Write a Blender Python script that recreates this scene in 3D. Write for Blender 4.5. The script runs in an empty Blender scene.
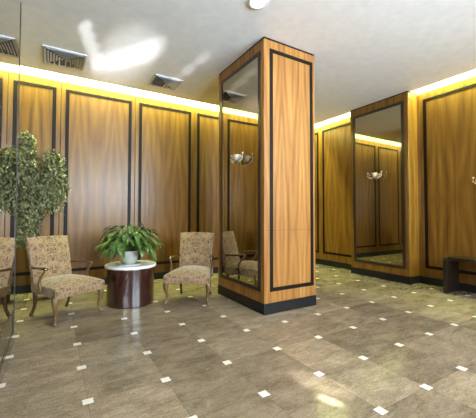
import bpy, bmesh, math, random
from mathutils import Vector, Matrix
C = bpy.context.scene.collection
PI = math.pi
random.seed(7)

# ------------------------------------------------------------------ measurements (metres)
H = 3.524                     # ceiling
YB, XR = 5.98, 5.842          # back wall, right wall
XM, MY = -0.34, 4.0           # mirrored left wall and its end
YF = -3.2                     # front wall behind the camera
PX0, PX1, PY0, PY1 = 2.268, 3.149, 3.157, 4.406      # free-standing pillar
QX, QY0, QY1 = 5.531, 3.21, 4.486                    # pilaster on the right wall
TILE, GX, GY = 0.5322, 0.221, 2.323

# ------------------------------------------------------------------ node helpers
def new_mat(name):
    m = bpy.data.materials.new(name); m.use_nodes = True
    nt = m.node_tree
    return m, nt, nt.nodes['Principled BSDF']
def N(nt, kind, **kw):
    n = nt.nodes.new(kind)
    for k, v in kw.items(): setattr(n, k, v)
    return n
def math_(nt, op, a, b=None, c=None):
    n = N(nt, 'ShaderNodeMath', operation=op)
    for i, v in enumerate((a, b, c)):
        if v is None: continue
        if isinstance(v, (int, float)): n.inputs[i].default_value = v
        else: nt.links.new(v, n.inputs[i])
    return n.outputs[0]
def mixc(nt, f, a, b, mode='MIX'):
    n = N(nt, 'ShaderNodeMix', data_type='RGBA', blend_type=mode)
    for sock, v in ((n.inputs[0], f), (n.inputs[6], a), (n.inputs[7], b)):
        if isinstance(v, (int, float)): sock.default_value = v
        elif isinstance(v, tuple): sock.default_value = (*v, 1)
        else: nt.links.new(v, sock)
    return n.outputs[2]
def noise(nt, vec, scale, detail=3, rough=.5, dist=0):
    n = N(nt, 'ShaderNodeTexNoise')
    nt.links.new(vec, n.inputs['Vector'])
    n.inputs['Scale'].default_value = scale; n.inputs['Detail'].default_value = detail
    n.inputs['Roughness'].default_value = rough; n.inputs['Distortion'].default_value = dist
    return n.outputs['Fac']
def combine(nt, x, y, z):
    n = N(nt, 'ShaderNodeCombineXYZ')
    for i, v in enumerate((x, y, z)):
        if isinstance(v, (int, float)): n.inputs[i].default_value = v
        else: nt.links.new(v, n.inputs[i])
    return n.outputs[0]
def ramp(nt, fac, stops):
    n = N(nt, 'ShaderNodeValToRGB'); e = n.color_ramp.elements
    while len(e) < len(stops): e.new(.5)
    for el, (p, c) in zip(e, stops): el.position = p; el.color = (*c, 1)
    nt.links.new(fac, n.inputs[0]); return n.outputs[0]
def plain(name, col, rough=.5, metal=0, coat=0, spec=.5):
    m, nt, b = new_mat(name)
    b.inputs['Base Color'].default_value = (*col, 1); b.inputs['Roughness'].default_value = rough
    b.inputs['Metallic'].default_value = metal; b.inputs['Coat Weight'].default_value = coat
    b.inputs['Specular IOR Level'].default_value = spec
    tc = N(nt, 'ShaderNodeTexCoord')
    f = noise(nt, tc.outputs['Object'], 9, 3)
    nt.links.new(mixc(nt, f, tuple(c*.9 for c in col), tuple(min(1, c*1.1) for c in col)), b.inputs['Base Color'])
    return m

def veneer(name, leaf=.30, seam=1.52, shift=0.0, tint=(1, 1, 1), rough=.24, coat=.20):
    """book-matched wood veneer, grain running upwards, flames mirrored about a level joint"""
    m, nt, b = new_mat(name)
    tc = N(nt, 'ShaderNodeTexCoord'); sp = N(nt, 'ShaderNodeSeparateXYZ')
    nt.links.new(tc.outputs['Object'], sp.inputs[0])
    u = math_(nt, 'ADD', sp.outputs[0], sp.outputs[1]); u = math_(nt, 'ADD', u, shift)
    z = sp.outputs[2]
    zz = math_(nt, 'ABSOLUTE', math_(nt, 'SUBTRACT', z, seam))
    pp = math_(nt, 'PINGPONG', u, leaf)
    leaf_id = math_(nt, 'FLOOR', math_(nt, 'DIVIDE', u, leaf*2))
    low = noise(nt, combine(nt, math_(nt, 'MULTIPLY', pp, 5), leaf_id, math_(nt, 'MULTIPLY', zz, .8)), 1.0, 3)
    r = math_(nt, 'DIVIDE', pp, leaf)
    v = math_(nt, 'SUBTRACT', math_(nt, 'MULTIPLY', math_(nt, 'POWER', r, 1.6), 2.2), math_(nt, 'MULTIPLY', zz, .9))
    v = math_(nt, 'ADD', v, math_(nt, 'MULTIPLY', low, 1.6))
    ring = math_(nt, 'PINGPONG', math_(nt, 'MULTIPLY', v, 1.7), 1.0)
    fine = noise(nt, combine(nt, math_(nt, 'MULTIPLY', pp, 60), leaf_id, math_(nt, 'MULTIPLY', zz, 2.2)), 1.0, 4, .6)
    band = noise(nt, combine(nt, math_(nt, 'MULTIPLY', pp, 11), math_(nt, 'MULTIPLY', leaf_id, 3.1), math_(nt, 'MULTIPLY', zz, .35)), 1.0, 2)
    f = math_(nt, 'ADD', math_(nt, 'MULTIPLY', ring, .20), math_(nt, 'ADD', math_(nt, 'MULTIPLY', fine, .35), math_(nt, 'MULTIPLY', band, .62)))
    col = ramp(nt, f, [(.25, (.067*tint[0], .029*tint[1], .0032*tint[2])), (.55, (.158*tint[0], .070*tint[1], .0095*tint[2])), (.85, (.24*tint[0], .124*tint[1], .019*tint[2]))])
    joint = math_(nt, 'LESS_THAN', zz, .003)
    col = mixc(nt, math_(nt, 'MULTIPLY', joint, .45), col, (.08, .035, .01))
    nt.links.new(col, b.inputs['Base Color'])
    b.inputs['Roughness'].default_value = .42; b.inputs['Specular IOR Level'].default_value = .25
    b.inputs['Coat Weight'].default_value = coat; b.inputs['Coat Roughness'].default_value = rough
    bump = N(nt, 'ShaderNodeBump'); bump.inputs['Strength'].default_value = .06; bump.inputs['Distance'].default_value = .01
    nt.links.new(fine, bump.inputs['Height']); nt.links.new(bump.outputs[0], b.inputs['Normal'])
    return m

def floor_mat():
    m, nt, b = new_mat('polished_marble_tile')
    tc = N(nt, 'ShaderNodeTexCoord'); sp = N(nt, 'ShaderNodeSeparateXYZ')
    nt.links.new(tc.outputs['Object'], sp.inputs[0])
    tx = math_(nt, 'DIVIDE', math_(nt, 'SUBTRACT', sp.outputs[0], GX), TILE)
    ty = math_(nt, 'DIVIDE', math_(nt, 'SUBTRACT', sp.outputs[1], GY), TILE)
    ix, iy = math_(nt, 'FLOOR', tx), math_(nt, 'FLOOR', ty)
    wn = N(nt, 'ShaderNodeTexWhiteNoise', noise_dimensions='3D'); nt.links.new(combine(nt, ix, iy, 3.0), wn.inputs['Vector'])
    rnd = wn.outputs['Value']
    # veins differ from tile to tile
    off = math_(nt, 'MULTIPLY', rnd, 40)
    vx = math_(nt, 'ADD', math_(nt, 'MULTIPLY', sp.outputs[0], 1.0), off)
    big = noise(nt, combine(nt, vx, math_(nt, 'MULTIPLY', sp.outputs[1], 2.2), off), 3.0, 5, .6, .6)
    vein = noise(nt, combine(nt, vx, math_(nt, 'MULTIPLY', sp.outputs[1], 2.6), off), 9.0, 6, .7, 1.2)
    grit = noise(nt, tc.outputs['Object'], 70, 3, .7)
    f = math_(nt, 'ADD', math_(nt, 'MULTIPLY', big, .34), math_(nt, 'ADD', math_(nt, 'MULTIPLY', vein, .36), math_(nt, 'MULTIPLY', grit, .34)))
    col = ramp(nt, f, [(.34, (.088, .064, .041)), (.50, (.24, .186, .124)), (.66, (.40, .325, .23))])
    tone = math_(nt, 'MULTIPLY_ADD', rnd, .50, .72)
    tn = combine(nt, tone, tone, tone)
    col = mixc(nt, 1.0, col, tn, 'MULTIPLY')
    def edge(t):
        fr = math_(nt, 'FRACT', math_(nt, 'ADD', t, 100.5))
        return math_(nt, 'ABSOLUTE', math_(nt, 'SUBTRACT', fr, .5))
    ex, ey = edge(tx), edge(ty)
    ex.node.label = 'x'; 
    grout = math_(nt, 'LESS_THAN', math_(nt, 'MINIMUM', ex, ey), .0035)
    col = mixc(nt, math_(nt, 'MULTIPLY', grout, .45), col, (.05, .04, .03))
    inset = math_(nt, 'LESS_THAN', math_(nt, 'MAXIMUM', ex, ey), .062)
    col = mixc(nt, inset, col, (.80, .77, .68))
    nt.links.new(col, b.inputs['Base Color'])
    b.inputs['Roughness'].default_value = .16
    rr = math_(nt, 'MULTIPLY_ADD', big, .12, .10); nt.links.new(rr, b.inputs['Roughness'])
    b.inputs['Specular IOR Level'].default_value = .5
    return m

def fabric_mat():
    m, nt, b = new_mat('damask_upholstery')
    tc = N(nt, 'ShaderNodeTexCoord'); sp = N(nt, 'ShaderNodeSeparateXYZ'); nt.links.new(tc.outputs['Object'], sp.inputs[0])
    ax = math_(nt, 'ABSOLUTE', sp.outputs[0])
    v = combine(nt, ax, sp.outputs[1], sp.outputs[2])
    n1 = noise(nt, v, 30, 2, .5, 1.6)
    n2 = noise(nt, v, 70, 2, .5, .8)
    vo = N(nt, 'ShaderNodeTexVoronoi', feature='SMOOTH_F1'); vo.inputs['Scale'].default_value = 17
    nt.links.new(v, vo.inputs['Vector'])
    f = math_(nt, 'ADD', math_(nt, 'MULTIPLY', n1, .75), math_(nt, 'ADD', math_(nt, 'MULTIPLY', n2, .35), math_(nt, 'MULTIPLY', vo.outputs['Distance'], .12)))
    col = ramp(nt, f, [(.41, (.052, .022, .008)), (.50, (.115, .060, .027)), (.57, (.255, .160, .080)), (.72, (.33, .220, .118))])
    nt.links.new(col, b.inputs['Base Color'])
    b.inputs['Roughness'].default_value = .85; b.inputs['Sheen Weight'].default_value = .2
    return m

def leaf_mat(name, a, c, rough=.4):
    m, nt, b = new_mat(name)
    tc = N(nt, 'ShaderNodeTexCoord')
    f = noise(nt, tc.outputs['Object'], 14, 3, .6)
    nt.links.new(ramp(nt, f, [(.35, a), (.65, c)]), b.inputs['Base Color'])
    b.inputs['Roughness'].default_value = rough
    b.inputs['Transmission Weight'].default_value = 0.0
    return m

def glass_mat(name, tint=(1, 1, 1)):
    m, nt, b = new_mat(name)
    nt.nodes.remove(b); out = nt.nodes['Material Output']
    t = N(nt, 'ShaderNodeBsdfTransparent'); t.inputs[0].default_value = (*tint, 1)
    g = N(nt, 'ShaderNodeBsdfGlossy'); g.inputs['Roughness'].default_value = .02
    fr = N(nt, 'ShaderNodeFresnel'); fr.inputs[0].default_value = 1.45
    mx = N(nt, 'ShaderNodeMixShader')
    nt.links.new(fr.outputs[0], mx.inputs[0]); nt.links.new(t.outputs[0], mx.inputs[1]); nt.links.new(g.outputs[0], mx.inputs[2])
    nt.links.new(mx.outputs[0], out.inputs[0])
    return m

def mirror_mat(name, col):
    m, nt, b = new_mat(name)
    b.inputs['Base Color'].default_value = (*col, 1); b.inputs['Metallic'].default_value = 1; b.inputs['Roughness'].default_value = .015
    return m
def glow_mat(name, col, s):
    m, nt, b = new_mat(name)
    b.inputs['Base Color'].default_value = (*col, 1)
    b.inputs['Emission Color'].default_value = (*col, 1); b.inputs['Emission Strength'].default_value = s
    return m

M = dict(
    wood=veneer('bookmatched_veneer'),
    lit_pwood=veneer('lit_pillar_veneer', leaf=.175, seam=1.05, shift=-(2.727+3.157)+.0, tint=(1.75, 1.72, 3.0)),  # same wood as the walls; the pillar's stronger lighting is put into its tint
    inlay=plain('dark_inlay', (.0085, .0048, .003), .5, 0, 0, .15),
    black=plain('black_plinth', (.009, .009, .010), .4, 0, 0, .3),
    ceil=plain('ceiling_paint', (.88, .88, .88), .45),
    plaster=plain('white_plaster', (.85, .84, .80), .6),
    floor=floor_mat(), fabric=fabric_mat(),
    mirror=mirror_mat('smoked_mirror', (.46, .42, .31)), lmirror=mirror_mat('wall_mirror', (.74, .73, .69)),
    mframe=plain('bronze_frame', (.035, .022, .014), .3, .3),
    steel=plain('dark_steel', (.03, .028, .025), .55, .2),
    kick=plain('bronze_kickplate', (.20, .15, .10), .25, .6),
    legwood=plain('walnut_leg', (.13, .072, .025), .4, 0, .1), armwood=plain('mahogany_arm', (.060, .022, .010), .25, 0, .6),
    drum=plain('burgundy_lacquer', (.031, .0085, .0055), .22, 0, .5), marble=plain('white_marble', (.80, .77, .70), .2),
    porcelain=plain('porcelain', (.44, .45, .39), .2, 0, .3), soil=plain('soil', (.03, .02, .012), .9),
    lily=leaf_mat('lily_leaf', (.030, .080, .012), (.095, .175, .034), .33), stem=plain('green_stem', (.10, .20, .04), .5),
    ficus=leaf_mat('ficus_leaf', (.085, .100, .035), (.36, .36, .17), .45), bark=plain('bark', (.10, .075, .05), .8),
    terracotta=plain('planter_clay', (.09, .055, .035), .6),
    brass=plain('antique_brass', (.36, .25, .11), .3, 1.0), crystal=plain('frosted_crystal', (.66, .54, .42), .15, 0, .4),
    bench=plain('espresso_wood', (.014, .009, .006), .28, 0, .4),
    vent=plain('vent_enamel', (.62, .62, .60), .4), ventdark=plain('vent_shade_plate', (.13, .13, .13), .8),
    trimw=plain('white_enamel', (.85, .85, .85), .3), lens=glow_mat('downlight_lens', (1, .97, .92), 14),
    glass=glass_mat('window_glass', (.97, .98, 1)), alu=plain('window_frame_metal', (.10, .09, .08), .35, .7),
)

# ------------------------------------------------------------------ mesh helpers
class MB:
    def __init__(s): s.bm = bmesh.new()
    def box(s, x0, x1, y0, y1, z0, z1, bev=0, mat=None, seg=2):
        vs = [Vector((x, y, z)) for x in (x0, x1) for y in (y0, y1) for z in (z0, z1)]
        if mat is not None: vs = [mat @ v for v in vs]
        b = [s.bm.verts.new(v) for v in vs]
        fs = [s.bm.faces.new([b[i] for i in f]) for f in ((0, 1, 3, 2), (4, 6, 7, 5), (0, 4, 5, 1), (2, 3, 7, 6), (0, 2, 6, 4), (1, 5, 7, 3))]
        if bev:
            es = {e for f in fs for e in f.edges}
            bmesh.ops.bevel(s.bm, geom=list(es), offset=bev, segments=seg, profile=.5, affect='EDGES')
        return s
    def tube(s, pts, rad, n=10, squash=None, cap=True):
        """swept tube through pts with a radius per point (number or (across, along) pair)"""
        pts = [Vector(p) for p in pts]
        if not isinstance(rad, (list, tuple)): rad = [rad]*len(pts)
        rings = []
        up = None
        for i, p in enumerate(pts):
            d = (pts[min(i+1, len(pts)-1)] - pts[max(i-1, 0)]).normalized()
            if up is None:
                a = Vector((1, 0, 0)) if abs(d.x) < .9 else Vector((0, 1, 0))
                up = (a - d*a.dot(d)).normalized()
            else: up = (up - d*up.dot(d)).normalized()
            w = d.cross(up); r = rad[i]
            ra, rb = r if isinstance(r, tuple) else (r, r)
            rings.append([s.bm.verts.new(p + up*math.cos(2*PI*k/n)*ra + w*math.sin(2*PI*k/n)*rb) for k in range(n)])
        for a, b in zip(rings, rings[1:]):
            for k in range(n): s.bm.faces.new((a[k], a[(k+1) % n], b[(k+1) % n], b[k]))
        if cap:
            s.bm.faces.new(rings[0][::-1]); s.bm.faces.new(rings[-1])
        return s
    def lathe(s, prof, n=40, c=(0, 0, 0), mat=None):
        rings = []
        for r, z in prof:
            ring = []
            for k in range(n):
                v = Vector((c[0]+r*math.cos(2*PI*k/n), c[1]+r*math.sin(2*PI*k/n), c[2]+z))
                ring.append(s.bm.verts.new(mat @ v if mat is not None else v))
            rings.append(ring)
        for a, b in zip(rings, rings[1:]):
            for k in range(n): s.bm.faces.new((a[k], a[(k+1) % n], b[(k+1) % n], b[k]))
        s.bm.faces.new(rings[0][::-1]); s.bm.faces.new(rings[-1])
        return s
    def ball(s, c, r, n=10, sz=1):
        m = Matrix.Translation(c) @ Matrix.Diagonal((r, r, r*sz, 1))
        bmesh.ops.create_uvsphere(s.bm, u_segments=n, v_segments=max(6, n//2+2), radius=1, matrix=m); return s
    def poly(s, pts):
        s.bm.faces.new([s.bm.verts.new(p) for p in pts]); return s
    def grid(s, rows):
        g = [[s.bm.verts.new(p) for p in r] for r in rows]
        for a, b in zip(g, g[1:]):
            for k in range(len(a)-1): s.bm.faces.new((a[k], a[k+1], b[k+1], b[k]))
        return s
    def build(s, name, mat, parent=None, smooth=False, kind=None, closed=True):
        if closed: bmesh.ops.recalc_face_normals(s.bm, faces=s.bm.faces)
        me = bpy.data.meshes.new(name); s.bm.to_mesh(me); s.bm.free()
        me.materials.append(M[mat] if isinstance(mat, str) else mat)
        if smooth:
            me.polygons.foreach_set('use_smooth', [True]*len(me.polygons))
            if smooth != 'all': me.set_sharp_from_angle(angle=math.radians(40))
        o = bpy.data.objects.new(name, me); C.objects.link(o)
        if parent: o.parent = parent
        if kind: o['kind'] = kind
        return o
def tag(o, label, cat, group=None):
    o['label'] = label; o['category'] = cat
    if group: o['group'] = group
    return o
def thing(name, label, cat, loc=(0, 0, 0), rz=0, group=None):
    o = bpy.data.objects.new(name, None); C.objects.link(o)
    o.location = loc; o.rotation_euler = (0, 0, rz); o.empty_display_size = .1
    return tag(o, label, cat, group)
def copy_tree(o, parent=None):
    c = o.copy(); C.objects.link(c)
    if parent: c.parent = parent
    for ch in list(o.children): copy_tree(ch, c)
    return c
def struct(name, mb, mat, parent=None, smooth=False):
    return mb.build(name, mat, parent, smooth, None if parent else 'structure')

# ------------------------------------------------------------------ the setting
XL = -1.7                                   # end wall of the recess behind the mirrored wall
struct('floor', MB().box(XL-.1, XR+.1, YF-.1, YB+.1, -.12, 0), 'floor')
CE_B, CE_R, ZC = 5.72, 5.63, 3.90           # ceiling edges before the light cove, top of cove
struct('ceiling', MB().box(XL-.1, CE_R, YF-.1, CE_B, H, H+.10).box(XL-.1, XR+.1, YF-.1, YB+.1, ZC, ZC+.08), 'ceil')
ZP = 3.50                                   # top of the wood panelling

def wall_run(wall, axis, at, sign, splits, z0=.13, z1=ZP, skip=()):
    """veneer panels with a dark inlay frame, children of a wall; axis 'x': panels along X facing -Y"""
    for a, b in zip(splits, splits[1:]):
        mb = MB(); g = .004
        if axis == 'x': mb.box(a+g, b-g, at-.018, at+.004, z0, z1, .0025, seg=1)
        else: mb.box(at-.018, at+.004, a+g, b-g, z0, z1, .0025, seg=1)
        pn = mb.build('wood_panel', 'wood', wall)
        i, w, t = .068, .056, .006
        zb, zt = .285, 3.375
        a2, b2 = a+i, b-i
        if b2-a2 < .02: continue
        mb = MB()
        def strip(p, q, za, zb_):
            if axis == 'x': mb.box(p, q, at-.018-t, at-.012, za, zb_)
            else: mb.box(at-.018-t, at-.012, p, q, za, zb_)
        strip(a2, min(a2+w, b2), zb, zt)
        if b2-a2 > 2*w:
            strip(b2-w, b2, zb, zt); strip(a2+w, b2-w, zb, zb+w*.9); strip(a2+w, b2-w, zt-w*.9, zt)
        mb.build('inlay_frame', 'inlay', pn)

wb = struct('wall_back', MB().box(XL-.1, XR+.1, YB, YB+.15, 0, ZC), 'plaster')
MB().box(XL, XR-.03, YB-.006, YB+.01, .05, ZP-.012).build('backing', 'inlay', wb)
wall_run(wb, 'x', YB, -1, [XL, -1.13, .085, 1.305, 2.495, 3.70, 4.90, XR-.02])
wr = struct('wall_right', MB().box(XR, XR+.15, YF, YB, 0, ZC), 'plaster')
MB().box(XR-.006, XR+.01, YF+.01, YB-.03, .05, ZP-.012).build('backing', 'inlay', wr)
wall_run(wr, 'y', XR, -1, [YF+.02, -1.0, .95, 3.165, 4.46, 5.65, YB-.022])
wl = struct('wall_left', MB().box(XM-.26, XM-.14, YF, MY, 0, H), 'plaster')
wall_alcove = struct('wall_alcove', MB().box(XL-.1, XL, YF, YB, 0, ZC), 'plaster')
wall_front_mb = MB()
WX0, WX1, WZ0, WZ1 = .3, 5.2, 1.6, 3.2
wall_front_mb.box(XL-.1, WX0, YF-.15, YF, 0, ZC).box(WX1, XR+.15, YF-.15, YF, 0, ZC)
DX0, DX1 = 1.32, 1.72  # unseen glazed door, added and kept narrow for the drum table's streak
wall_front_mb.box(WX0, DX0, YF-.15, YF, 0, WZ0).box(DX1, WX1, YF-.15, YF, 0, WZ0).box(WX0, WX1, YF-.15, YF, WZ1, ZC)
dmb = MB()
dmb.box(DX0, DX0+.05, YF-.11, YF-.06, 0, WZ0-.03).box(DX1-.05, DX1, YF-.11, YF-.06, 0, WZ0-.03).box(DX0+.05, DX1-.05, YF-.11, YF-.06, 0, .07).box(DX0+.05, DX1-.05, YF-.11, YF-.06, WZ0-.09, WZ0-.03)
streak_door = struct('streak_door_1', dmb, 'alu')
MB().box(DX0+.05, DX1-.05, YF-.09, YF-.08, .07, WZ0-.09).build('pane', 'glass', streak_door)
MB().tube([(DX1-.10, YF-.05, .85), (DX1-.10, YF-.02, .87), (DX1-.10, YF-.02, 1.2), (DX1-.10, YF-.05, 1.22)], .012, 8).build('handle', 'alu', streak_door, True)
struct('wall_front', wall_front_mb, 'plaster')
wmb = MB()
for k in range(5):
    x = WX0+(WX1-WX0)*k/4; wmb.box(x-.03, x+.03, YF-.12, YF-.05, WZ0, WZ1)
for z in (WZ0, 2.35, WZ1): wmb.box(WX0, WX1, YF-.11, YF-.06, z-.03, z+.03)
win = struct('window_1', wmb, 'alu')
MB().box(WX0, WX1, YF-.09, YF-.08, WZ0, WZ1).build('pane', 'glass', win)
struct('baseboard_back', MB().box(XL, XR-.03, YB-.034, YB, 0, .13, .004), 'black')
bb = MB().box(XR-.034, XR, YF, QY0-.001, 0, .13, .004).box(XR-.034, XR, QY1+.001, YB-.035, 0, .13, .004)
struct('baseboard_right', bb, 'black')

# mirrored left wall: a mirror standing floor to ceiling
mr = thing('wall_mirror', 'tall mirror sheet covering the left wall, edge upright beside the patterned chair', 'mirror', (-.333, MY, 0), -.028)
MB().box(-.005, 0, -3.4, -.02, .27, H-.02).build('mirror_glass', 'lmirror', mr)
MB().box(-.02, .004, -.022, .004, .0, H).build('edge_trim', 'steel', mr)
struct('baseboard_left', MB().box(XM-.09, XM, .4, MY-.025, .05, .27, .004).box(XM-.09, XM+.006, .4, MY-.025, 0, .05, .002), 'kick')

# ------------------------------------------------------------------ pillar and pilaster
def framed(mbf, axis, at, a, b, z0, z1, w, t):
    """four strips round a rectangle; axis 'x' = face on plane y=at, 'y' = face on plane x=at, both looking to the negative side"""
    def st(p, q, za, zb):
        if axis == 'x': mbf.box(p, q, at-t, at+.002, za, zb)
        else: mbf.box(at-t, at+.002, p, q, za, zb)
    st(a, a+w, z0, z1); st(b-w, b, z0, z1); st(a+w, b-w, z0, z0+w*.95); st(a+w, b-w, z1-w*.95, z1)

pl = thing('pillar', 'free-standing square wooden pillar with a mirrored left face, in the middle of the lobby', 'pillar', (0, 0, 0))
MB().box(PX0, PX1, PY0, PY1, .13, H-.022, .004, seg=1).build('cladding', 'lit_pwood', pl)
MB().box(PX0-.004, PX1+.004, PY0-.004, PY1+.004, 0, .14, .004).build('plinth', 'black', pl)
MB().box(PX0+.004, PX1-.004, PY0+.004, PY1-.004, H-.03, H).build('shadow_gap', 'inlay', pl)
f = MB(); framed(f, 'x', PY0, PX0+.088, PX1-.044, .278, 3.392, .052, .005); f.build('inlay_frame', 'inlay', pl)
f = MB(); framed(f, 'y', PX0, PY0+.075, PY1-.095, .278, 3.365, .048, .012); mf = f.build('mirror_frame', 'mframe', pl)
MB().box(PX0-.005, PX0+.002, PY0+.115, PY1-.135, .315, 3.33).build('mirror_glass', 'mirror', mf)

qp = thing('pilaster', 'wooden pilaster with a mirrored face projecting from the right wall', 'pilaster', (0, 0, 0))
MB().box(QX, XR-.001, QY0, QY1, .13, H-.022, .004, seg=1).build('cladding', 'wood', qp)
MB().box(QX-.012, XR-.001, QY0-.012, QY1+.012, 0, .135, .004).build('plinth', 'black', qp)
MB().box(QX+.004, XR-.002, QY0+.004, QY1-.004, H-.03, H-.0).build('shadow_gap', 'inlay', qp)
MB().box(QX+.1, XR-.001, QY0+.01, QY1-.01, H, ZC-.005).build('cladding', 'plaster', qp)
f = MB(); framed(f, 'y', QX, QY0+.075, QY1-.075, .262, 3.362, .055, .012); mf = f.build('mirror_frame', 'mframe', qp)
MB().box(QX-.005, QX+.002, QY0+.12, QY1-.12, .30, 3.32).build('mirror_glass', 'mirror', mf)

# ------------------------------------------------------------------ ceiling fittings
def vent(label, x0, x1, y0, y1):
    cx, cy = (x0+x1)/2, (y0+y1)/2; hx, hy = (x1-x0)/2, (y1-y0)/2
    t = thing('ceiling_vent', label, 'vent', (cx, cy, H), 0, 'air vents in the ceiling')
    MB().box(-hx+.02, hx-.02, -hy+.02, hy-.02, -.006, -.001).build('shade_plate', 'ventdark', t)  # flat plate, its dark colour stands in for the shade of a recess
    fr = MB(); w = .028
    fr.box(-hx, -hx+w, -hy, hy, -.014, 0, .003).box(hx-w, hx, -hy, hy, -.014, 0, .003)
    fr.box(-hx+w, hx-w, -hy, -hy+w, -.014, 0, .003).box(-hx+w, hx-w, hy-w, hy, -.014, 0, .003)
    fr.build('frame', 'vent', t)
    ix, iy = hx-w, hy-w
    n = 7
    for side in range(4):
 
        for k in range(n):
            mb = MB()
            q = (k+.6)/n                                   # distance from centre, 0..1
            if side == 1:                                      # far quarter: slats run away from the viewer
                x = ix*(2*q-1)*.93; s = 1 if x > 0 else -1; y0 = iy*min(.97, abs(x)/ix+.04)
                mb.grid([[(x, y0, -.007), (x, iy, -.007)], [(x+s*.016, y0, -.026), (x+s*.016, iy, -.026)]])
            elif side == 0:
                y = iy*q*(-1 if side == 0 else 1); xx = ix*q; s = -1 if side == 0 else 1
                mb.grid([[(-xx, y, -.007), (xx, y, -.007)], [(-xx, y+s*.024, -.030), (xx, y+s*.024, -.030)]])
            else:
                x = ix*q*(-1 if side == 2 else 1); yy = iy*q; s = -1 if side == 2 else 1
                mb.grid([[(x, -yy, -.007), (x, yy, -.007)], [(x+s*.024, -yy, -.030), (x+s*.024, yy, -.030)]])
            mb.build('slat', 'vent', t, closed=False)
    return t
vent('square ceiling vent above the patterned chair at the left', -.16, .38, 4.84, 5.40)
vent('square ceiling vent nearer the pillar, right of the other one', 1.39, 1.86, 4.92, 5.39)

def downlight(x, y, label, e=48):
    t = thing('ceiling_downlight', label, 'ceiling light', (x, y, H), 0, 'recessed round downlights')
    MB().lathe([(.078, 0), (.112, 0), (.112, -.008), (.098, -.014), (.082, -.012), (.078, -.006)], 32).build('trim_ring', 'trimw', t, True)
    MB().lathe([(.080, -.002), (.080, -.008), (.05, -.011), (.002, -.012)], 32).build('lens', 'lens', t, True)
    ld = bpy.data.lights.new('downlight_lamp', 'SPOT'); ld.energy = e; ld.color = (1, .93, .82)
    ld.spot_size = math.radians(150); ld.spot_blend = .8; ld.shadow_soft_size = .07
    lo = bpy.data.objects.new('downlight_lamp', ld); C.objects.link(lo); lo.location = (x, y, H-.03)
    return t
downlight(1.845, 2.675, 'round recessed white downlight cut by the top edge of the photo')
for x, y in ((1.845, .6), (.4, .3), (1.845, -1.5)):  # unseen downlights, added to brighten the pillar's front face
    downlight(x, y, 'added round recessed downlight in the ceiling behind the viewpoint, out of view')

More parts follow.
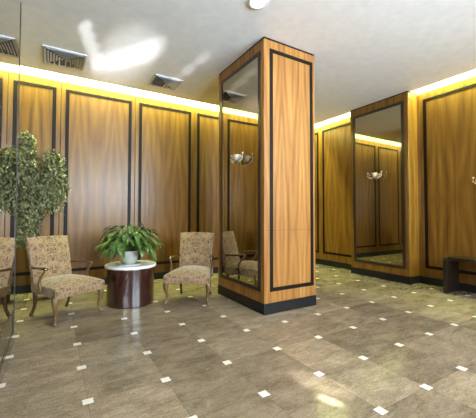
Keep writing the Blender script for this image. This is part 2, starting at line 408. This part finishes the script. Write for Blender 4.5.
# ------------------------------------------------------------------ armchairs
def armchair(label, loc, rz):
    t = thing('armchair', label, 'armchair', loc, rz, 'patterned armchairs')
    # seat: crowned upholstered block, wider in front
    def pad(mb, sect, bev):
        pass
    nx, ny = 12, 12
    bm = MB()
    def seat_pt(u, v, top):
        # u -1..1 across, v 0(front)..1(back)
        hw = .325 - .075*v
        ex = math.copysign(abs(u)**1.0, u)
        x = hw*ex; y = -.335 + .60*v
        edge = max(abs(u)**5, abs(2*v-1)**6)
        if top: return Vector((x*(1-.02*edge), y, (.442 + .045*(1-u*u)*(1-(2*v-1)**2) - .035*edge)))
        return Vector((x, y, .295))
    top = [[seat_pt(-1+2*i/nx, j/ny, 1) for i in range(nx+1)] for j in range(ny+1)]
    bm.grid(top)
    per = [top[0][i] for i in range(nx+1)] + [top[j][nx] for j in range(1, ny+1)] + [top[ny][i] for i in range(nx-1, -1, -1)] + [top[j][0] for j in range(ny-1, 0, -1)]
    cen = Vector((0, -.035, 0))
    rows = [per]
    for z, k in ((.375, 1.018), (.33, 1.01), (.295, .985)):
        rows.append([Vector((cen.x+(p.x-cen.x)*k, cen.y+(p.y-cen.y)*k, z)) for p in per])
    rows = [r+[r[0]] for r in rows]
    bm.grid(rows); bm.poly([p.copy() for p in rows[-1][:-1]])
    bmesh.ops.remove_doubles(bm.bm, verts=bm.bm.verts, dist=.0005)
    bm.build('seat', 'fabric', t, True)
    # back: tall rectangle, slightly reclined, softly crowned front
    bm = MB(); nz = 14
    def back_pt(u, v, front):
        hw = .245 + .022*v
        zt = .40 + .552*v + (.012*(1-u*u) if v > .99 else 0)
        yc = .235 + .115*v + .03*v*v
        e = max(abs(u)**6, abs(2*v-1)**8)
        th = (.055*(1-.55*e)) if front else -.045*(1-.5*e)
        return Vector((hw*u, yc-th, zt+ (th*.18)))
    fr = [[back_pt(-1+2*i/nx, j/nz, 1) for i in range(nx+1)] for j in range(nz+1)]
    bk = [[back_pt(-1+2*i/nx, j/nz, 0) for i in range(nx+1)] for j in range(nz+1)]
    bm.grid(fr); bm.grid(bk)
    def peri(g): return [g[0][i] for i in range(nx+1)] + [g[j][nx] for j in range(1, nz+1)] + [g[nz][i] for i in range(nx-1, -1, -1)] + [g[j][0] for j in range(nz-1, 0, -1)]
    pf, pb = peri(fr), peri(bk)
    bm.grid([pf+[pf[0]], pb+[pb[0]]])
    bmesh.ops.remove_doubles(bm.bm, verts=bm.bm.verts, dist=.0005)
    bm.build('backrest', 'fabric', t, True)
    # legs: cabriole in front, swept back behind
    for s in (-1, 1):
        mb = MB()
        mb.tube([(s*.272, -.272, .335), (s*.290, -.288, .30), (s*.303, -.302, .255), (s*.300, -.300, .205), (s*.287, -.288, .15), (s*.280, -.281, .10), (s*.283, -.285, .06), (s*.296, -.300, .032), (s*.306, -.312, .018), (s*.308, -.314, 0)],
                [.034, .040, .038, .030, .022, .017, .0165, .022, .027, .024], 12)
        mb.build('leg', 'legwood', t, 'all')
    for s in (-1, 1):
        mb = MB()
        mb.tube([(s*.222, .215, .33), (s*.224, .222, .27), (s*.222, .218, .20), (s*.222, .232, .13), (s*.226, .262, .06), (s*.230, .290, .02), (s*.231, .294, 0)],
                [.027, .027, .022, .019, .019, .022, .020], 12)
        mb.build('leg', 'armwood', t, 'all')
    # open arms: flat rest with a scrolled end and a curved support
    for s in (-1, 1):
        mb = MB()
        mb.tube([(s*.250, .240, .606), (s*.272, .19, .608), (s*.296, .10, .612), (s*.306, .0, .618), (s*.305, -.075, .620), (s*.300, -.115, .616), (s*.296, -.130, .606)],
                [(.020, .014), (.022, .014), (.024, .014), (.026, .014), (.028, .015), (.026, .016), (.016, .012)], 12)
        ar = mb.build('armrest', 'armwood', t, 'all')
        mb = MB()
        mb.tube([(s*.300, -.095, .612), (s*.302, -.078, .57), (s*.304, -.040, .53), (s*.306, -.010, .48), (s*.310, -.012, .43), (s*.306, -.03, .37), (s*.296, -.035, .33)],
                [.014, .014, .015, .017, .018, .016, .012], 12)
        mb.build('arm_support', 'legwood', ar, 'all')
    return t
armchair('patterned open armchair at the left, in front of the leafy tree and beside the mirror', (.135, 4.47, 0), math.radians(31.5))
armchair('patterned open armchair between the round pedestal table and the pillar', (1.786, 4.325, 0), math.radians(-35))

# ------------------------------------------------------------------ drum table
DX, DY = .968, 4.595
tb = thing('drum_table', 'round dark red drum table with a white marble top, between the two armchairs', 'table', (DX, DY, 0))
MB().lathe([(.30, 0), (.318, 0), (.320, .004), (.320, .012), (.320, .500), (.320, .508), (.317, .512), (.30, .512)], 72).build('drum_body', 'drum', tb, True)
MB().lathe([(.02, .511), (.340, .511), (.347, .516), (.349, .525), (.349, .538), (.344, .547), (.336, .550), (.02, .550)], 72).build('marble_top', 'marble', tb, True)

# ------------------------------------------------------------------ leafy plant on the table
PXC, PYC = .93, 4.52
pp = thing('potted_plant', 'bushy green house plant with drooping broad leaves in a white pot on the drum table', 'plant', (PXC, PYC, .55))
MB().lathe([(.02, 0), (.150, 0), (.158, .008), (.160, .020), (.152, .022), (.145, .014), (.02, .012)], 48).build('saucer', 'porcelain', pp, True)
pt = MB().lathe([(.02, .013), (.075, .013), (.090, .03), (.108, .09), (.117, .15), (.122, .185), (.124, .195), (.114, .195), (.106, .165), (.02, .165)], 48).build('pot', 'porcelain', pp, True)
MB().lathe([(.005, .160), (.103, .160), (.098, .170), (.005, .176)], 32).build('soil', 'soil', pt, True)
def leaf_into(mb, base, d, up, L, W, bend, n=6, fold=.25):
    """ovate leaf from base heading d, arching down by bend radians along its length"""
    p = Vector(base); d = Vector(d).normalized(); side = d.cross(Vector(up)).normalized()
    rows = []
    for i in range(n+1):
        t = i/n
        w = W*(math.sin(PI*min(1, t**.72))**.8 if 0 < t < 1 else 0.02)*.5
        nrm = side.cross(d).normalized()
        rows.append([p - side*w + nrm*w*fold, p - nrm*.0, p + side*w + nrm*w*fold])
        p = p + d*(L/n)
        d = (Matrix.Rotation(-bend/n, 3, side) @ d).normalized()
    mb.grid(rows)
fol, stm = MB(), MB()
rng = random.Random(12)
nleaf = 230
for k in range(nleaf):
    az = 2*PI*((k*.61803) % 1) + rng.uniform(-.2, .2)
    q = k/nleaf                                   # 0 inner / upright ... 1 outer / drooping
    da = (az+math.radians(101.6)+PI) % (2*PI) - PI
    if q > .5 and abs(da) < .20: continue
    el = math.radians(76 - 74*q + rng.uniform(-9, 9))
    r0 = rng.uniform(.01, .06)
    b0 = Vector((r0*math.cos(az), r0*math.sin(az), .17))
    pet = rng.uniform(.15, .36)*(1.04-.06*q)
    dv = Vector((math.cos(az)*math.cos(el), math.sin(az)*math.cos(el), math.sin(el)))
    mid = b0 + dv*pet*.55 + Vector((0, 0, .05))
    tip = b0 + dv*pet + Vector((0, 0, .045-.03*q))
    stm.tube([b0, mid, tip], [.004, .0035, .0025], 6)
    out = Vector((math.cos(az), math.sin(az), 0))
    ld = (out*1.0 + Vector((rng.uniform(-.3, .3), rng.uniform(-.3, .3), .25-.75*q+rng.uniform(-.3, .2)))).normalized()
    leaf_into(fol, tip, ld, (0, 0, 1), rng.uniform(.13, .22), rng.uniform(.050, .078), rng.uniform(.7, 1.8), 7, .3)
for v in list(fol.bm.verts)+list(stm.bm.verts):        # the lowest leaves come to rest just above the marble
    if v.co.z < .05: v.co.z = max(.016, .05-(.05-v.co.z)*.3)
stm.build('stems', 'stem', pp, 'all')
fol.build('foliage', 'lily', pp, 'all', closed=False)

# ------------------------------------------------------------------ ficus tree behind the left chair
FX, FY = .03, 5.48
ft = thing('potted_tree', 'tall small-leaved potted tree in the corner behind the left armchair', 'plant', (FX, FY, 0))
MB().lathe([(.02, 0), (.095, 0), (.10, .01), (.125, .22), (.132, .235), (.132, .255), (.12, .255), (.115, .22), (.02, .22)], 40).build('planter', 'terracotta', ft, True)
MB().lathe([(.005, .215), (.114, .215), (.10, .228), (.005, .235)], 24).build('soil', 'soil', ft, True)
trunk = MB()
trunk.tube([(0, 0, .2), (-.03, 0, .55), (-.20, .02, .95), (-.26, 0, 1.5), (-.28, -.02, 2.0), (-.33, 0, 2.3)], [.022, .02, .018, .016, .011, .005], 8)
trunk.tube([(-.03, 0, .55), (-.20, .03, .98), (-.16, 0, 1.4), (-.06, 0, 1.8), (-.05, 0, 2.1)], [.018, .016, .014, .009, .004], 8)
trunk.build('trunk', 'bark', ft, 'all')
fol = MB(); rng = random.Random(5)
blobs = [  # centre (local), radii
    ((-.42, -.02, 1.95), (.20, .19, .42), 1500), ((-.38, 0, 2.30), (.11, .12, .22), 420), ((-.32, -.02, 1.45), (.24, .20, .36), 1500),
    ((-.03, 0, 1.72), (.20, .19, .44), 2100), ((-.05, 0, 2.02), (.15, .14, .22), 600), ((-.37, 0, 1.02), (.17, .14, .27), 700), ((-.16, 0, 1.62), (.22, .19, .38), 1100)]
for c, r, n in blobs:
    for _ in range(n):
        while True:
            v = Vector((rng.uniform(-1, 1), rng.uniform(-1, 1), rng.uniform(-1, 1)))
            if .25 < v.length < 1: break
        v = v.normalized()*(v.length**.45)
        v *= .80 + .22*math.sin(9*v.x+3*c[0]*7+1)*math.sin(8*v.y+2+c[2])+.20*math.sin(7.5*v.z*1.6+c[2]*5)*math.cos(5*v.x+1)
        p = Vector((c[0]+v.x*r[0], c[1]+v.y*r[1], c[2]+v.z*r[2]))
        d = Vector((v.x+rng.uniform(-.8, .8), v.y+rng.uniform(-.8, .8), v.z*.4-.3+rng.uniform(-.6, .6)))
        if d.length < .1: continue
        leaf_into(fol, p, d, Vector((rng.uniform(-.4, .4), rng.uniform(-.4, .4), 1)), rng.uniform(.045, .07), rng.uniform(.022, .034), rng.uniform(.3, 1.3), 3, .25)
fol.build('foliage', 'ficus', ft, 'all', closed=False)

# ------------------------------------------------------------------ sconces
def sconce(label, loc):
    t = thing('wall_sconce', label, 'wall light', loc, 0, 'brass and crystal sconces')
    mb = MB().lathe([(.012, 0), (.040, 0), (.044, .006), (.034, .014), (.014, .020), (.008, .05)], 24, mat=Matrix.Rotation(-PI/2, 4, 'Y'))
    mb.build('backplate', 'brass', t, True)
    X = -.075
    mb = MB().lathe([(.006, -.075), (.016, -.070), (.030, -.062), (.026, -.055), (.012, -.050), (.010, -.046)], 24, c=(X, 0, 0))
    mb.tube([(-.02, 0, 0), (-.04, 0, -.03), (X, 0, -.062)], .006, 8)
    mb.build('base_cup', 'brass', t, True)
    MB().lathe([(.010, -.046), (.026, -.040), (.044, -.018), (.052, .012), (.055, .036), (.050, .036), (.046, .012), (.036, -.014), (.012, -.034)], 24, c=(X, 0, 0)).build('bowl', 'crystal', t, True)
    for s in (-1, 1):
        for reach, lift in ((.135, .030), (.095, -.012)):
            pts = []
            for k in range(9):
                a = k/8
                pts.append((X-.01*math.sin(PI*a), s*(.02+reach*math.sin(a*PI*.58)), -.058+.0*a+(lift+.058)*(a**1.7)))
            end = Vector(pts[-1])
            mb = MB().tube(pts, [.006]*8+[.004], 8)
            arm = mb.build('arm', 'brass', t, 'all')
            for k in (2, 4, 6): MB().ball(Vector(pts[k])+Vector((0, 0, -.016)), .0095, 8, 1.4).build('crystal_bead', 'crystal', arm, 'all')
            MB().ball(end+Vector((0, 0, .012)), .014, 10, 1.1).build('crystal_bead', 'crystal', arm, 'all')
    return t
sconce('small brass and crystal sconce on the mirrored face of the central pillar', (PX0-.005, 3.69, 2.045))
sconce('small brass and crystal sconce on the mirrored face of the pilaster', (QX-.005, 3.85, 2.045))
sconce('small brass and crystal sconce on the right wall, its tip at the right edge', (XR-.019, 2.145, 1.80))

# ------------------------------------------------------------------ bench at the right wall
bn = thing('bench', 'low dark wooden bench with slab ends against the right wall', 'bench', (5.60, 2.02, 0))
xf, xb, ya, yb, bh = 5.385-5.60, 5.80-5.60, -.58, .575, .575
def slab_end(y0, y1):
    mb = MB(); ch = .065
    prof = [(xf, 0), (xf, bh-ch), (xf+.02, bh-.02), (xf+ch, bh-.003), (xb, bh-.003), (xb, 0)]
    a = [mb.bm.verts.new((x, y0, z)) for x, z in prof]; b = [mb.bm.verts.new((x, y1, z)) for x, z in prof]
    n = len(prof)
    mb.bm.faces.new(a); mb.bm.faces.new(b[::-1])
    for k in range(n): mb.bm.faces.new((a[k], b[k], b[(k+1) % n], a[(k+1) % n]))
    return mb.build('side_panel', 'bench', bn)
slab_end(yb-.05, yb); slab_end(ya, ya+.05)
MB().box(xf+.045, xb, ya+.05, yb-.05, bh-.045, bh, .006).build('bench_top', 'bench', bn)

# ------------------------------------------------------------------ lights
def area(name, loc, rot, sx, sy, e, col, spread=180):
    l = bpy.data.lights.new(name, 'AREA'); l.shape = 'RECTANGLE'; l.size = sx; l.size_y = sy; l.energy = e; l.color = col
    l.spread = math.radians(spread)
    o = bpy.data.objects.new(name, l); C.objects.link(o); o.location = loc; o.rotation_euler = rot; return o
YEL = (.85, 1, .36)
# cove tubes lie in the slot along the back and right walls, shining down the wood
area('cove_lamp', ((XL+CE_R)/2, YB-.15, 3.74), (math.radians(12), 0, 0), CE_R-XL, .06, 350, YEL)
area('cove_lamp', (XR-.12, (QY1+YB)/2, 3.74), (0, math.radians(-12), 0), .06, YB-QY1-.1, 55, YEL)
area('cove_lamp', (XR-.12, (QY0+YF)/2+.0, 3.74), (0, math.radians(-12), 0), .06, QY0-YF-.1, 290, YEL)
# daylight standing in the window
area('daylight', ((WX0+WX1)/2, YF-.45, (WZ0+WZ1)/2-.05), (math.radians(104), 0, math.radians(16)), WX1-WX0, WZ1-WZ0, 800, (.78, .89, 1), 125)
area('daylight', ((1.5), YF-.45, .85), (math.radians(90), 0, math.radians(8)), .36, 1.5, 45, (.86, .94, 1), 140)
def spot(name, loc, to, ang, e, col, blend=.3, soft=.02):
    l = bpy.data.lights.new(name, 'SPOT'); l.energy = e; l.spot_size = math.radians(ang); l.spot_blend = blend; l.color = col; l.shadow_soft_size = soft
    o = bpy.data.objects.new(name, l); C.objects.link(o); o.location = loc
    o.rotation_euler = (Vector(to)-Vector(loc)).to_track_quat('-Z', 'Y').to_euler(); return o
# narrow spots added outside the glazing, imitating sun patches on ceiling and floor
glints = [((x, y, H), 1.3, 5200) for x, y in ((.30, 4.14), (.36, 4.38), (.42, 4.62), (.49, 4.87), (.55, 5.08))]
glints += [((x, y, H), 2.7, 3600) for x, y in ((.64, 5.0), (.79, 4.80), (.92, 4.60), (1.05, 4.40), (1.14, 4.22))]
glints += [((.85, 4.75, H), 6.5, 4200), ((1.73, 5.0, H), 1.3, 2600), ((1.79, 4.55, H), 1.6, 2600), ((1.84, 4.1, H), 1.6, 2000)]
for to, ang, e in glints: spot('added_glint', (1.52, YF-.4, .25), to, ang, e, (1, 1, 1), 1.0)
for to, ang, e in (((1.72, 1.68, 0), 2.6, 7000), ((1.62, 1.50, 0), 1.0, 22000)):
    spot('added_glint', (3.4, YF-.4, 2.95), to, ang, e, (1, .98, .94), .8)
w = bpy.data.worlds.new('sky'); bpy.context.scene.world = w; w.use_nodes = True
bg = w.node_tree.nodes['Background']; bg.inputs[0].default_value = (.75, .87, 1, 1); bg.inputs[1].default_value = 1.2

# ------------------------------------------------------------------ camera
F, YAW, PIT, ROLL = 309.18, .53884, .02957, .00151
fwd0 = Vector((math.sin(YAW), math.cos(YAW), 0)); r0 = Vector((math.cos(YAW), -math.sin(YAW), 0)); u0 = Vector((0, 0, 1))
fwd = fwd0*math.cos(PIT)+u0*math.sin(PIT); up = -fwd0*math.sin(PIT)+u0*math.cos(PIT)
r = r0*math.cos(ROLL)+up*math.sin(ROLL); u = -r0*math.sin(ROLL)+up*math.cos(ROLL)
cd = bpy.data.cameras.new('camera'); co = bpy.data.objects.new('camera', cd); C.objects.link(co)
cd.sensor_fit = 'HORIZONTAL'; cd.sensor_width = 36; cd.lens = F/476*36; cd.shift_y = -3.5/476; cd.clip_start = .05
m = Matrix((r, u, -fwd)).transposed().to_4x4(); m.translation = (0, 0, 1.25); co.matrix_world = m
sc = bpy.context.scene; sc.camera = co
sc.view_settings.view_transform = 'Standard'; sc.view_settings.look = 'None'; sc.view_settings.gamma = 1; sc.view_settings.use_curve_mapping = False
sc.view_settings.exposure = 0.0
sc.cycles.max_bounces = 10; sc.cycles.use_denoising = True; sc.cycles.caustics_reflective = False; sc.cycles.caustics_refractive = False
